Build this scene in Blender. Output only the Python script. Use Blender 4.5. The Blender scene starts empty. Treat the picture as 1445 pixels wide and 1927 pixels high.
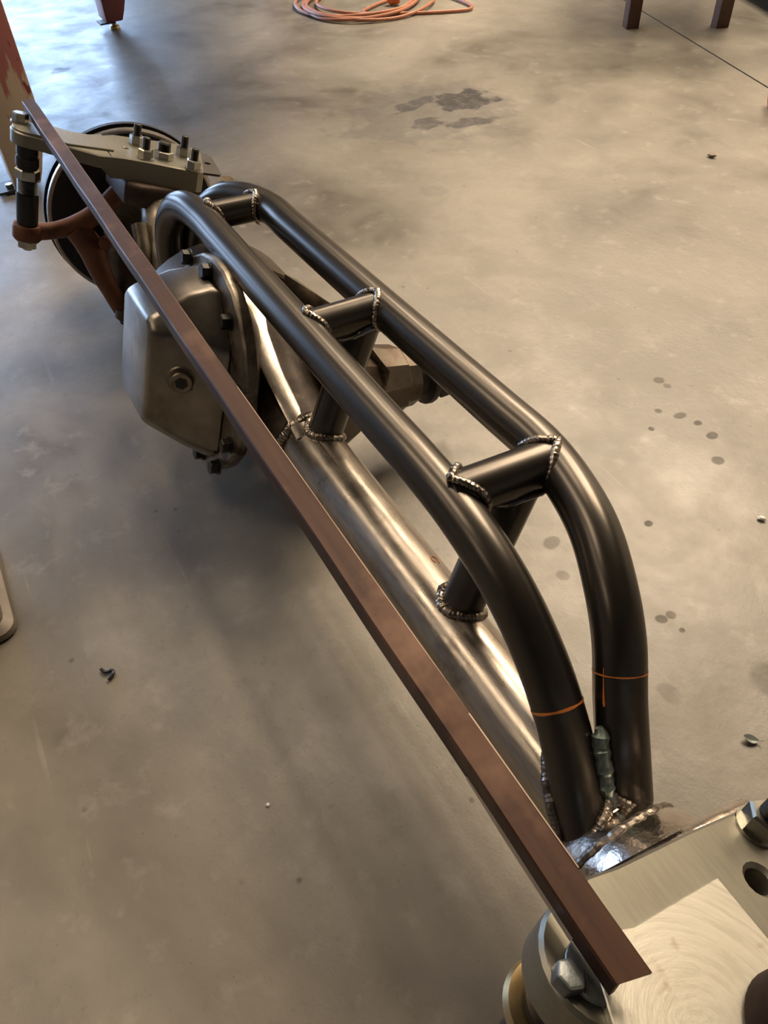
import bpy, bmesh, math, random
from mathutils import Vector, Matrix
from mathutils import noise as mnoise

random.seed(7)
S = bpy.context.scene
COL = S.collection

# ------------------------------------------------------------------ camera
def cam_axes():
    f, cx, cy = 1450.0, 722.5, 963.5
    vx, vy, xv = -410.0, -480.0, 800.0
    yv = (-f*f - (vx-cx)*(xv-cx))/(vy-cy) + cy
    X = -Vector((vx-cx, vy-cy, f)).normalized()
    Z = -Vector((xv-cx, yv-cy, f)).normalized()
    Y = Z.cross(X)
    return Matrix((X, Y, Z))            # rows: world axes written in camera space
W = cam_axes()
right = Vector(W.col[0]); up = -Vector(W.col[1]); back = -Vector(W.col[2])
CAM_H = 0.82
cd = bpy.data.cameras.new('camera')
cam = bpy.data.objects.new('camera', cd); COL.objects.link(cam)
cam.matrix_world = Matrix(((right.x, up.x, back.x, 0.0), (right.y, up.y, back.y, 0.0),
                           (right.z, up.z, back.z, CAM_H), (0, 0, 0, 1)))
cd.sensor_fit = 'VERTICAL'; cd.sensor_height = 36.0; cd.sensor_width = 27.0
cd.lens = 1450.0/1927.0*36.0
cd.clip_start = 0.02; cd.clip_end = 100
S.camera = cam

# ------------------------------------------------------------------ world, lights, exposure
w = bpy.data.worlds.new('sky'); S.world = w; w.use_nodes = True
bg = w.node_tree.nodes['Background']
bg.inputs[0].default_value = (0.46, 0.66, 1.0, 1); bg.inputs[1].default_value = 14.5
S.view_settings.view_transform = 'Standard'; S.view_settings.look = 'None'
S.view_settings.exposure = -0.26; S.view_settings.gamma = 1.0
S.view_settings.use_curve_mapping = False
WARM = (1.0, 0.795, 0.57)
LAMPS = [(-2.9, -3.7, 14), (-0.8, -3.7, 14), (-3.4, -1.5, 30), (-1.9, -1.5, 30), (-4.6, 0.9, 34), (-2.6, 0.9, 34),
         (-4.9, 2.5, 110), (-2.0, 2.5, 90), (-3.4, 3.35, 160), (-1.4, 3.35, 100), (-4.6, 4.2, 110), (-2.4, 4.2, 130), (-3.4, 5.1, 130)]

# ------------------------------------------------------------------ node helpers
def new_mat(name):
    m = bpy.data.materials.new(name); m.use_nodes = True
    nt = m.node_tree
    return m, nt, nt.nodes['Principled BSDF']
def nd(nt, t, **kw):
    n = nt.nodes.new(t)
    for k, v in kw.items(): setattr(n, k, v)
    return n
def mixc(nt, fac, a, b):
    n = nd(nt, 'ShaderNodeMix', data_type='RGBA')
    for sock, v in ((n.inputs[0], fac), (n.inputs[6], a), (n.inputs[7], b)):
        if isinstance(v, bpy.types.NodeSocket): nt.links.new(v, sock)
        elif isinstance(v, (int, float)): sock.default_value = v
        else: sock.default_value = (*v, 1) if len(v) == 3 else v
    return n.outputs[2]
def math_(nt, op, a, b=None, clamp=False):
    n = nd(nt, 'ShaderNodeMath', operation=op, use_clamp=clamp)
    for i, v in enumerate((a, b)):
        if v is None: continue
        if isinstance(v, bpy.types.NodeSocket): nt.links.new(v, n.inputs[i])
        else: n.inputs[i].default_value = v
    return n.outputs[0]
def mrange(nt, v, a, b, c=0.0, d=1.0, smooth=False):
    n = nd(nt, 'ShaderNodeMapRange')
    if smooth: n.interpolation_type = 'SMOOTHSTEP'
    nt.links.new(v, n.inputs[0])
    for i, x in enumerate((a, b, c, d)): n.inputs[i+1].default_value = x
    return n.outputs[0]
def coords(nt, scale=(1, 1, 1), rot=(0, 0, 0), kind='Object'):
    tc = nd(nt, 'ShaderNodeTexCoord'); mp = nd(nt, 'ShaderNodeMapping')
    mp.inputs['Scale'].default_value = scale; mp.inputs['Rotation'].default_value = rot
    nt.links.new(tc.outputs[kind], mp.inputs[0]); return mp.outputs[0]
def noise(nt, co, scale, detail=4, rough=0.55, dist=0.0):
    n = nd(nt, 'ShaderNodeTexNoise'); nt.links.new(co, n.inputs['Vector'])
    n.inputs['Scale'].default_value = scale; n.inputs['Detail'].default_value = detail
    n.inputs['Roughness'].default_value = rough; n.inputs['Distortion'].default_value = dist
    return n.outputs[0]
def bump(nt, bs, h, strength, dist=0.001):
    b = nd(nt, 'ShaderNodeBump'); b.inputs['Strength'].default_value = strength
    b.inputs['Distance'].default_value = dist
    nt.links.new(h, b.inputs['Height']); nt.links.new(b.outputs[0], bs.inputs['Normal'])

def metal(name, c1, c2, metallic=1.0, rough=(0.3, 0.45), scale=40, stretch=(1, 1, 1), bmp=0.15, patch=None, patch_lo=0.55, patch_hi=0.7, pscale=9, bdist=0.0006):
    m, nt, bs = new_mat(name)
    co = coords(nt, stretch)
    n1 = noise(nt, co, scale, 5, 0.6)
    n2 = noise(nt, coords(nt), scale*0.25, 3)
    f = mrange(nt, n1, 0.32, 0.68)
    c = mixc(nt, f, c1, c2)
    if patch:
        p = mrange(nt, noise(nt, coords(nt), pscale, 5, 0.65), patch_lo, patch_hi)
        c = mixc(nt, p, c, patch)
    nt.links.new(c, bs.inputs['Base Color'])
    bs.inputs['Metallic'].default_value = metallic
    nt.links.new(mrange(nt, n2, 0.3, 0.7, rough[0], rough[1]), bs.inputs['Roughness'])
    if bmp: bump(nt, bs, n1, bmp, bdist)
    return m

M_SCALE = metal('mill_scale_tube', (0.070, 0.063, 0.056), (0.105, 0.094, 0.082), 0.9, (0.27, 0.33), 11, (0.3, 1.5, 1.5), 0)
M_BARE = metal('ground_bare_steel', (0.50, 0.45, 0.39), (0.36, 0.32, 0.28), 1.0, (0.22, 0.36), 60, (0.5, 3, 3), 0.25, (0.20, 0.17, 0.14), 0.56, 0.72, 12)
M_COVER = metal('scuffed_cover_steel', (0.30, 0.275, 0.24), (0.19, 0.17, 0.15), 1.0, (0.24, 0.38), 22, (1, 1, 1), 0.12, (0.15, 0.13, 0.11), 0.55, 0.75, 8)
M_POLISH = metal('polished_forging', (0.62, 0.56, 0.50), (0.42, 0.37, 0.33), 1.0, (0.14, 0.24), 24, (1, 1, 1), 0.6, None, bdist=0.004)
M_CAST = metal('dark_cast_iron', (0.035, 0.028, 0.022), (0.075, 0.055, 0.04), 0.5, (0.42, 0.6), 70, (1, 1, 1), 0.4, (0.16, 0.13, 0.10), 0.6, 0.72, 20)
M_CASTL = metal('brushed_cast_iron', (0.30, 0.26, 0.21), (0.14, 0.12, 0.095), 0.9, (0.3, 0.45), 45, (1, 1, 1), 0.4, (0.06, 0.045, 0.035), 0.52, 0.64, 25)
M_SNOUT = metal('grey_brown_casting', (0.085, 0.068, 0.052), (0.14, 0.115, 0.088), 0.7, (0.4, 0.55), 40, (1, 1, 1), 0.25, (0.06, 0.03, 0.02), 0.5, 0.6, 10)
M_BROWN = metal('brown_rusty_casting', (0.045, 0.028, 0.021), (0.08, 0.052, 0.038), 0.4, (0.45, 0.6), 50, (1, 1, 1), 0.3)
M_RUSTBAR = metal('rusty_angle_steel', (0.029, 0.0105, 0.0055), (0.058, 0.024, 0.012), 0.25, (0.46, 0.56), 70, (0.08, 1.6, 1.6), 0.12, (0.15, 0.082, 0.052), 0.5, 0.74, 7)
M_BAREEDGE = metal('bare_cut_edge', (0.62, 0.56, 0.48), (0.5, 0.44, 0.38), 1.0, (0.35, 0.45), 60, bmp=0.05)
M_ORANGE = metal('orange_rust_arm', (0.12, 0.042, 0.020), (0.19, 0.072, 0.032), 0.15, (0.5, 0.65), 35, (1, 1, 1), 0.3, (0.09, 0.03, 0.018), 0.52, 0.7, 14)
M_PLATE = metal('machined_arm_steel', (0.265, 0.255, 0.21), (0.225, 0.215, 0.178), 0.8, (0.34, 0.42), 40, (1, 8, 8), 0.03)
M_ZINC = metal('zinc_nut', (0.50, 0.49, 0.43), (0.38, 0.37, 0.33), 1.0, (0.25, 0.36), 80, bmp=0.08)
M_STUD = metal('black_oxide_stud', (0.018, 0.017, 0.016), (0.03, 0.028, 0.026), 0.6, (0.4, 0.5), 90, bmp=0.1)
M_WELD = metal('weld_bead', (0.44, 0.39, 0.33), (0.20, 0.17, 0.14), 1.0, (0.22, 0.36), 160, (1, 1, 1), 0.5, (0.07, 0.055, 0.05), 0.55, 0.68, 60)
M_WELDD = metal('dark_weld_bead', (0.24, 0.21, 0.18), (0.10, 0.085, 0.07), 0.95, (0.3, 0.45), 140, (1, 1, 1), 0.5)
M_WELDG = metal('grey_weld_bead', (0.20, 0.24, 0.23), (0.10, 0.13, 0.125), 0.8, (0.35, 0.5), 120, bmp=0.4)
M_WELDB = metal('blued_weld_bead', (0.14, 0.18, 0.25), (0.26, 0.23, 0.20), 1.0, (0.22, 0.32), 60, bmp=0.2)
M_ROTOR = metal('dark_rotor_iron', (0.016, 0.017, 0.022), (0.026, 0.026, 0.030), 0.5, (0.45, 0.58), 30, bmp=0.1)
M_RIM = metal('rotor_rim_steel', (0.45, 0.42, 0.38), (0.33, 0.30, 0.27), 1.0, (0.3, 0.4), 60, bmp=0.1)
M_BLACK = metal('black_sleeve', (0.012, 0.012, 0.013), (0.02, 0.02, 0.021), 0.2, (0.35, 0.45), 60, bmp=0.05)
M_BRASS = metal('yellow_zinc_washer', (0.60, 0.44, 0.22), (0.48, 0.36, 0.2), 1.0, (0.28, 0.36), 60, bmp=0.05)
M_GREYNUT = metal('grey_crusted_bolt', (0.11, 0.125, 0.13), (0.19, 0.21, 0.215), 0.7, (0.3, 0.45), 120, (1, 1, 1), 0.6, (0.34, 0.28, 0.16), 0.66, 0.72, 60)
M_PAINTMARK = metal('orange_marker', (0.62, 0.20, 0.045), (0.5, 0.15, 0.03), 0.0, (0.5, 0.6), 200, bmp=0)
M_TABLE = metal('brown_leg_paint', (0.085, 0.042, 0.026), (0.12, 0.06, 0.038), 0.0, (0.45, 0.55), 30, bmp=0.05)
M_CORD = metal('orange_cord_jacket', (0.36, 0.14, 0.075), (0.26, 0.10, 0.055), 0.0, (0.45, 0.55), 30, bmp=0)
M_PLUG = metal('bright_orange_plug', (0.72, 0.16, 0.03), (0.6, 0.12, 0.02), 0.0, (0.35, 0.45), 30, bmp=0)
M_REDP = metal('red_gloss_paint', (0.42, 0.015, 0.02), (0.36, 0.012, 0.018), 0.0, (0.3, 0.4), 30, bmp=0)
M_DARKMETAL = metal('dark_painted_steel', (0.03, 0.027, 0.024), (0.045, 0.04, 0.035), 0.2, (0.45, 0.55), 30, bmp=0.05)
M_GREYSTAND = metal('weathered_stand_steel', (0.17, 0.145, 0.115), (0.12, 0.10, 0.08), 0.3, (0.5, 0.6), 20, bmp=0.15)
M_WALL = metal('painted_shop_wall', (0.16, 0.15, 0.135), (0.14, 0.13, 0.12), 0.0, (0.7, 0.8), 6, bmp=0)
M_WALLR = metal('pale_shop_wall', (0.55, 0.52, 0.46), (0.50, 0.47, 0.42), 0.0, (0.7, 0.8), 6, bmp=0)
M_CEIL = metal('dark_shop_ceiling', (0.06, 0.057, 0.053), (0.05, 0.047, 0.044), 0.0, (0.8, 0.9), 6, bmp=0)
M_CHIP = metal('pale_crumb', (0.75, 0.72, 0.66), (0.6, 0.57, 0.52), 0.1, (0.4, 0.5), 50, bmp=0)
M_DRYLEAF = metal('dry_leaf', (0.20, 0.15, 0.09), (0.12, 0.08, 0.05), 0.0, (0.6, 0.7), 80, bmp=0.2)
M_GREYLEAF = metal('grey_foil_scrap', (0.32, 0.36, 0.34), (0.22, 0.25, 0.24), 0.5, (0.35, 0.5), 80, bmp=0.2)
M_BOOT = metal('dark_brown_steel_cup', (0.014, 0.008, 0.005), (0.022, 0.013, 0.009), 0.0, (0.75, 0.85), 60, bmp=0.1)

M_RUSTBAR.node_tree.nodes['Principled BSDF'].inputs['Specular IOR Level'].default_value = 0.3
def milled_mat():
    m, nt, bs = new_mat('milled_bright_steel')
    co = coords(nt)
    # arcs left by the cutter: noise that is fine along the radius and long along the angle
    sep = nd(nt, 'ShaderNodeSeparateXYZ'); nt.links.new(co, sep.inputs[0])
    dx = math_(nt, 'SUBTRACT', sep.outputs[0], 0.700); dy = math_(nt, 'SUBTRACT', sep.outputs[1], -0.105)
    rad = math_(nt, 'SQRT', math_(nt, 'ADD', math_(nt, 'MULTIPLY', dx, dx), math_(nt, 'MULTIPLY', dy, dy)))
    ang = math_(nt, 'ARCTAN2', dy, dx)
    cmb = nd(nt, 'ShaderNodeCombineXYZ')
    nt.links.new(math_(nt, 'MULTIPLY', rad, 260.0), cmb.inputs[0]); nt.links.new(math_(nt, 'MULTIPLY', ang, 1.3), cmb.inputs[1])
    arcs = noise(nt, cmb.outputs[0], 1.0, 4, 0.6)
    c = mixc(nt, mrange(nt, arcs, 0.36, 0.64), (0.50, 0.485, 0.42), (0.82, 0.80, 0.71))
    c = mixc(nt, mrange(nt, noise(nt, co, 55, 3), 0.66, 0.76, 0, 0.6), c, (0.36, 0.26, 0.17))
    nt.links.new(c, bs.inputs['Base Color']); bs.inputs['Metallic'].default_value = 0.75
    nt.links.new(mrange(nt, arcs, 0.3, 0.7, 0.42, 0.27), bs.inputs['Roughness'])
    bump(nt, bs, arcs, 0.25, 0.0004)
    return m
M_MILLED = milled_mat()

M_BOOT.node_tree.nodes['Principled BSDF'].inputs['Specular IOR Level'].default_value = 0.1
def leg_paint():
    m, nt, bs = new_mat('red_paint_over_cream_primer')
    co = coords(nt)
    sep = nd(nt, 'ShaderNodeSeparateXYZ'); nt.links.new(co, sep.inputs[0])
    streak = noise(nt, coords(nt, (9, 9, 2)), 6, 5, 0.6)
    h = math_(nt, 'ADD', sep.outputs[2], math_(nt, 'MULTIPLY', math_(nt, 'SUBTRACT', streak, 0.5), 0.30))
    redm = mrange(nt, h, 0.235, 0.275)
    spots = mrange(nt, noise(nt, coords(nt, (1, 1, 0.35)), 28, 3), 0.60, 0.64)
    near = mrange(nt, sep.outputs[2], 0.10, 0.22)
    red = mixc(nt, noise(nt, co, 12), (0.46, 0.17, 0.155), (0.38, 0.135, 0.125))
    c = mixc(nt, redm, (0.58, 0.46, 0.34), red)
    c = mixc(nt, math_(nt, 'MULTIPLY', spots, near), c, (0.22, 0.04, 0.045))
    nt.links.new(c, bs.inputs['Base Color']); bs.inputs['Roughness'].default_value = 0.45
    return m
M_LEGP = leg_paint()
M_LEGRED = metal('faded_red_paint', (0.34, 0.11, 0.10), (0.27, 0.085, 0.08), 0.0, (0.4, 0.5), 12, bmp=0.03)

# floor: concrete with stains of its own ---------------------------------------
STAINS = [  # x, y, rx, ry, angle(deg), strength
    (-2.093, 1.390, .078, .104, 0, .98), (-2.150, 1.265, .034, .095, 20, .9), (-2.19, 1.19, .014, .05, 20, .6), (-1.985, 1.20, .044, .066, 10, .85), (-2.06, 1.14, .02, .06, 30, .4),
    (-1.925, 1.315, .042, .085, -20, .85), (-2.120, 1.120, .017, .022, 0, .5), (-2.067, 1.275, .23, .27, 0, .42),
    (-1.754, .955, .075, .058, 0, .16), (-1.601, .989, .04, .034, 0, .22),
    (-.736, .919, .009, .011, 0, .42), (-.717, .918, .0075, .008, 0, .34), (-.674, .858, .006, .006, 0, .45),
    (-.649, .878, .008, .010, 0, .45), (-.62, .889, .006, .007, 0, .55), (-.586, .886, .009, .010, 0, .55),
    (-.537, .851, .009, .011, 0, .5), (-.491, .667, .006, .007, 0, .6), (-.355, .567, .008, .008, 0, .48),
    (-.355, .582, .007, .007, 0, .42), (-.645, .815, .005, .005, 0, .6), (-.329, .577, .004, .004, 0, .5),
    (-.532, .526, .012, .014, 0, .32), (-.475, .504, .010, .009, 0, .24), (-3.15, .426, .034, .037, 0, .3),
    (-.20, .63, .05, .035, 30, .30), (-1.682, 1.524, .085, .075, 0, .12), (-.27, .50, .016, .012, 0, .16)]
def floor_mat():
    m, nt, bs = new_mat('stained_concrete')
    geo = nd(nt, 'ShaderNodeNewGeometry')
    pos = geo.outputs['Position']
    big = noise(nt, pos, 1.6, 5, 0.6, 0.4)
    mid = noise(nt, pos, 7.0, 6, 0.62, 0.3)
    fine = noise(nt, pos, 60, 5, 0.7)
    c = mixc(nt, mrange(nt, big, 0.40, 0.60), (0.098, 0.087, 0.070), (0.245, 0.224, 0.190))
    c = mixc(nt, mrange(nt, mid, 0.36, 0.66, 0, 0.75), c, (0.158, 0.144, 0.116))
    c = mixc(nt, mrange(nt, noise(nt, pos, 20, 5, 0.65), 0.56, 0.72, 0, 0.4), c, (0.30, 0.28, 0.245))
    c = mixc(nt, mrange(nt, fine, 0.55, 0.75, 0, 0.35), c, (0.10, 0.09, 0.076))
    # small pits and pale chips
    v = nd(nt, 'ShaderNodeTexVoronoi'); v.inputs['Scale'].default_value = 26; nt.links.new(pos, v.inputs['Vector'])
    c = mixc(nt, math_(nt, 'MULTIPLY', mrange(nt, v.outputs[0], 0.05, 0.12, 1, 0), mrange(nt, mid, 0.5, 0.6)), c, (0.085, 0.075, 0.062))
    v2 = nd(nt, 'ShaderNodeTexVoronoi'); v2.inputs['Scale'].default_value = 17; nt.links.new(pos, v2.inputs['Vector'])
    c = mixc(nt, math_(nt, 'MULTIPLY', mrange(nt, v2.outputs[0], 0.08, 0.20, 0.45, 0), mrange(nt, mid, 0.42, 0.34)), c, (0.33, 0.31, 0.27))
    # hairline scratches
    for rz, off, st in ((0.5, 0.0, 0.30), (1.9, 3.7, 0.24), (2.7, 8.1, 0.22)):
        mp = nd(nt, 'ShaderNodeMapping'); nt.links.new(pos, mp.inputs[0])
        mp.inputs['Rotation'].default_value = (0, 0, rz); mp.inputs['Location'].default_value = (off, off, 0); mp.inputs['Scale'].default_value = (3.0, 75, 1)
        sc = math_(nt, 'MULTIPLY', mrange(nt, noise(nt, mp.outputs[0], 1.0, 2), 0.70, 0.78, 0, st), mrange(nt, mid, 0.46, 0.58))
        c = mixc(nt, sc, c, (0.40, 0.37, 0.32))
    c = mixc(nt, mrange(nt, noise(nt, pos, 160, 3, 0.6), 0.66, 0.74, 0, 0.5), c, (0.06, 0.05, 0.04))
    # stains
    nv = nd(nt, 'ShaderNodeTexNoise'); nt.links.new(pos, nv.inputs['Vector']); nv.inputs['Scale'].default_value = 14
    nv.inputs['Detail'].default_value = 4
    wobv = nd(nt, 'ShaderNodeVectorMath', operation='MULTIPLY_ADD')
    nt.links.new(nv.outputs[1], wobv.inputs[0]); wobv.inputs[1].default_value = (2.0, 2.0, 0); wobv.inputs[2].default_value = (-1.0, -1.0, 0)
    tot = None
    for (x, y, rx, ry, a, s) in STAINS:
        mp = nd(nt, 'ShaderNodeMapping', vector_type='TEXTURE')
        nt.links.new(pos, mp.inputs[0]); mp.inputs['Location'].default_value = (x, y, 0)
        mp.inputs['Rotation'].default_value = (0, 0, math.radians(a)); mp.inputs['Scale'].default_value = (rx, ry, 1)
        ad = nd(nt, 'ShaderNodeVectorMath', operation='ADD'); nt.links.new(mp.outputs[0], ad.inputs[0]); nt.links.new(wobv.outputs[0], ad.inputs[1])
        ln = nd(nt, 'ShaderNodeVectorMath', operation='LENGTH'); nt.links.new(ad.outputs[0], ln.inputs[0])
        k = mrange(nt, ln.outputs['Value'], 0.75, 1.15, s, 0, True)
        tot = k if tot is None else math_(nt, 'MAXIMUM', tot, k)
    tot = math_(nt, 'MULTIPLY', tot, mrange(nt, noise(nt, pos, 30, 5, 0.7), 0.34, 0.54, 0.72, 1.0))
    c = mixc(nt, tot, c, (0.022, 0.019, 0.018))
    nt.links.new(c, bs.inputs['Base Color'])
    nt.links.new(math_(nt, 'ADD', mrange(nt, mid, 0.3, 0.7, 0.34, 0.52), math_(nt, 'MULTIPLY', tot, 0.4)), bs.inputs['Roughness'])
    bs.inputs['Specular IOR Level'].default_value = 0.5
    bump(nt, bs, math_(nt, 'ADD', fine, math_(nt, 'MULTIPLY', mid, 2.0)), 0.22, 0.002)
    return m
M_FLOOR = floor_mat()
M_JOINT = metal('joint_filler', (0.11, 0.095, 0.075), (0.08, 0.07, 0.055), 0.0, (0.8, 0.9), 40, bmp=0)

# ------------------------------------------------------------------ mesh helpers
def base(v): return Vector(v)
def ortho(d):
    d = Vector(d).normalized()
    a = Vector((0, 0, 1)) if abs(d.z) < 0.9 else Vector((1, 0, 0))
    u = (a - d*a.dot(d)).normalized()
    return d, u, d.cross(u)
def smooth_path(pts, n=8):
    P = [Vector(p) for p in pts]; out = []
    for i in range(len(P)-1):
        p0 = P[max(i-1, 0)]; p1 = P[i]; p2 = P[i+1]; p3 = P[min(i+2, len(P)-1)]
        for k in range(n):
            t = k/n
            out.append(0.5*((2*p1)+(p2-p0)*t+(2*p0-5*p1+4*p2-p3)*t*t+(3*p1-p0-3*p2+p3)*t**3))
    out.append(P[-1]); return out
def interp(vals, n=8):
    o = []
    for a, b in zip(vals, vals[1:]):
        for k in range(n): o.append(a+(b-a)*k/n)
    o.append(vals[-1]); return o
def sweep(bm, pts, rad, seg=20, cap=True, closed=False, flat=None, upv=None):
    P = [Vector(p) for p in pts]; n = len(P)
    R = rad if isinstance(rad, (list, tuple)) else [rad]*n
    rings = []; u = Vector(upv) if upv else None
    for i in range(n):
        if closed: t = (P[(i+1) % n]-P[i-1]).normalized()
        else: t = (P[min(i+1, n-1)]-P[max(i-1, 0)]).normalized()
        if u is None: _, u, _ = ortho(t)
        u = (u-t*u.dot(t)).normalized(); v = t.cross(u)
        fl = flat if flat else (1, 1)
        rings.append([bm.verts.new(P[i]+(u*math.cos(a)*fl[0]+v*math.sin(a)*fl[1])*R[i]) for a in [2*math.pi*k/seg for k in range(seg)]])
    m = n if closed else n-1
    for i in range(m):
        A, B = rings[i], rings[(i+1) % n]
        for k in range(seg): bm.faces.new((A[k], A[(k+1) % seg], B[(k+1) % seg], B[k]))
    if cap and not closed:
        bm.faces.new(rings[0][::-1]); bm.faces.new(rings[-1])
def lathe(bm, c, d, prof, seg=32, close=False):
    c = Vector(c); d, u, v = ortho(d); rings = []
    for t, r in prof:
        if r < 1e-6: rings.append([bm.verts.new(c+d*t)])
        else: rings.append([bm.verts.new(c+d*t+(u*math.cos(a)+v*math.sin(a))*r) for a in [2*math.pi*k/seg for k in range(seg)]])
    pairs = list(zip(rings, rings[1:])) + ([(rings[-1], rings[0])] if close else [])
    for A, B in pairs:
        if len(A) == 1 and len(B) == 1: continue
        for k in range(seg):
            k2 = (k+1) % seg
            if len(A) == 1: bm.faces.new((A[0], B[k2], B[k]))
            elif len(B) == 1: bm.faces.new((A[k], A[k2], B[0]))
            else: bm.faces.new((A[k], A[k2], B[k2], B[k]))
    if not close:
        if len(rings[0]) > 1: bm.faces.new(rings[0][::-1])
        if len(rings[-1]) > 1: bm.faces.new(rings[-1])
def loft(bm, loops, cap=True):
    R = [[bm.verts.new(Vector(p)) for p in L] for L in loops]; n = len(R[0])
    for A, B in zip(R, R[1:]):
        for k in range(n): bm.faces.new((A[k], A[(k+1) % n], B[(k+1) % n], B[k]))
    if cap: bm.faces.new(R[0][::-1]); bm.faces.new(R[-1])
def prism(bm, outline, top, bot, fr, holes=(), bevel=0.0):
    """outline: 2-D points; fr(x, y, h) -> world; holes: (cx, cy, r, r_top)"""
    loops = [(outline, outline)]
    for (cx, cy, r, rt) in holes:
        a = [2*math.pi*k/16 for k in range(16)]
        loops.append(([(cx+rt*math.cos(t), cy+rt*math.sin(t)) for t in a], [(cx+r*math.cos(t), cy+r*math.sin(t)) for t in a]))
    te, be = [], []
    for j, (lt, lb) in enumerate(loops):
        n = len(lt)
        if j == 0 and bevel:
            ctr = Vector((sum(p[0] for p in lt)/n, sum(p[1] for p in lt)/n))
            ins = []
            for k in range(n):
                p0, p1, p2 = Vector(lt[k-1]), Vector(lt[k]), Vector(lt[(k+1) % n])
                e1 = (p1-p0).normalized(); e2 = (p2-p1).normalized()
                nn = Vector((-(e1.y+e2.y), e1.x+e2.x))
                if nn.length < 1e-6: nn = Vector((-e1.y, e1.x))
                nn.normalize(); ins.append(p1+nn*bevel)
            area = sum(lt[k-1][0]*lt[k][1]-lt[k][0]*lt[k-1][1] for k in range(n))
            if area < 0: ins = [2*Vector(lt[k])-ins[k] for k in range(n)]
            T = [bm.verts.new(fr(p[0], p[1], top)) for p in ins]
            T2 = [bm.verts.new(fr(p[0], p[1], top-bevel)) for p in lt]
        else:
            T = [bm.verts.new(fr(p[0], p[1], top)) for p in lt]; T2 = T
            if j > 0: T2 = [bm.verts.new(fr(p[0], p[1], top-abs(holes[j-1][3]-holes[j-1][2]))) for p in lb]
        B = [bm.verts.new(fr(p[0], p[1], bot)) for p in lb]
        ch = [T, T2, B] if T2 is not T else [T, B]
        for U, L in zip(ch, ch[1:]):
            for k in range(n): bm.faces.new((U[k], U[(k+1) % n], L[(k+1) % n], L[k]))
        for X, store in ((T, te), (B, be)):
            for k in range(n):
                store.append(bm.edges.get((X[k], X[(k+1) % n])))
    bmesh.ops.triangle_fill(bm, use_beauty=True, use_dissolve=False, edges=te)
    bmesh.ops.triangle_fill(bm, use_beauty=True, use_dissolve=False, edges=be)
def box(bm, c, sx, sy, sz, yaw=0.0):
    R = Matrix.Rotation(yaw, 3, 'Z'); c = Vector(c)
    P = [c+R @ Vector((x*sx/2, y*sy/2, z*sz/2)) for x in (-1, 1) for y in (-1, 1) for z in (-1, 1)]
    v = [bm.verts.new(p) for p in P]
    for f in ((0, 1, 3, 2), (4, 6, 7, 5), (0, 4, 5, 1), (2, 3, 7, 6), (0, 2, 6, 4), (1, 5, 7, 3)): bm.faces.new([v[i] for i in f])
def hexnut(bm, c, d, r, h, rot=0.0, washer=0.0):
    d, u, v = ortho(d); c = Vector(c)
    if washer: lathe(bm, c, d, [(0, washer), (0.002, washer)], 24); c = c+d*0.002
    ang = [math.pi/3*k+rot for k in range(6)]
    lo = [c+(u*math.cos(a)+v*math.sin(a))*r for a in ang]
    mid = [p+d*(h*0.86) for p in lo]
    hi = [c+d*h+(u*math.cos(a)+v*math.sin(a))*r*0.87 for a in ang]
    loft(bm, [lo, mid, hi])
def threaded(bm, c, d, r, h, pitch=0.0018, seg=18):
    prof = [(0, 0), (0, r*0.9)]; t = 0.0
    while t < h-pitch*1.6:
        prof += [(t+pitch*0.5, r), (t+pitch, r*0.9)]; t += pitch
    prof += [(h-0.0006, r*0.85), (h, r*0.7), (h, 0)]
    lathe(bm, c, d, prof, seg)
def weld(bm, pts, r, closed=False, step=0.0042, seg=10, seed=0):
    P = [Vector(p) for p in pts]
    if closed: P = P+[P[0]]
    L = [0.0]
    for a, b in zip(P, P[1:]): L.append(L[-1]+(b-a).length)
    n = max(6, int(L[-1]/(step/4))); Q = []; R = []
    j = 0
    for i in range(n+(0 if closed else 1)):
        s = L[-1]*i/n
        while j < len(L)-2 and L[j+1] < s: j += 1
        t = (s-L[j])/max(L[j+1]-L[j], 1e-9)
        p = P[j].lerp(P[j+1], t)
        ph = (s/step) % 1.0
        k = 0.90+0.13*(1-ph)**1.5
        k += 0.20*mnoise.noise(Vector((s*130+seed*7.3, seed, 0)))
        if not closed: k *= min(1.0, 0.45+min(s, L[-1]-s)/(r*1.6))
        jit = Vector((mnoise.noise(Vector((s*90, seed, 1))), mnoise.noise(Vector((s*90, seed, 5))), mnoise.noise(Vector((s*90, seed, 9)))))*r*0.22
        Q.append(p+jit); R.append(r*k)
    sweep(bm, Q, R, seg, True, closed)
def saddle(c, d, rc, tp, td, R, n=28, a0=0.0, a1=2*math.pi, out=0.0015):
    """points where a tube (centre line c + d*s, radius rc) meets the tube (tp, td, R)"""
    c = Vector(c); d, u, v = ortho(d); tp = Vector(tp); td = Vector(td).normalized(); pts = []
    for k in range(n):
        a = a0+(a1-a0)*k/(n-1 if a1-a0 < 6.28 else n)
        o = c+(u*math.cos(a)+v*math.sin(a))*(rc+out)
        w_ = o-tp; w_ = w_-td*w_.dot(td); dd = d-td*d.dot(td)
        A = dd.dot(dd); B = 2*dd.dot(w_); C = w_.dot(w_)-(R+out)**2
        disc = max(B*B-4*A*C, 0.0); s = (-B-math.sqrt(disc))/(2*A)
        pts.append(o+d*s)
    return pts

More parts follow.
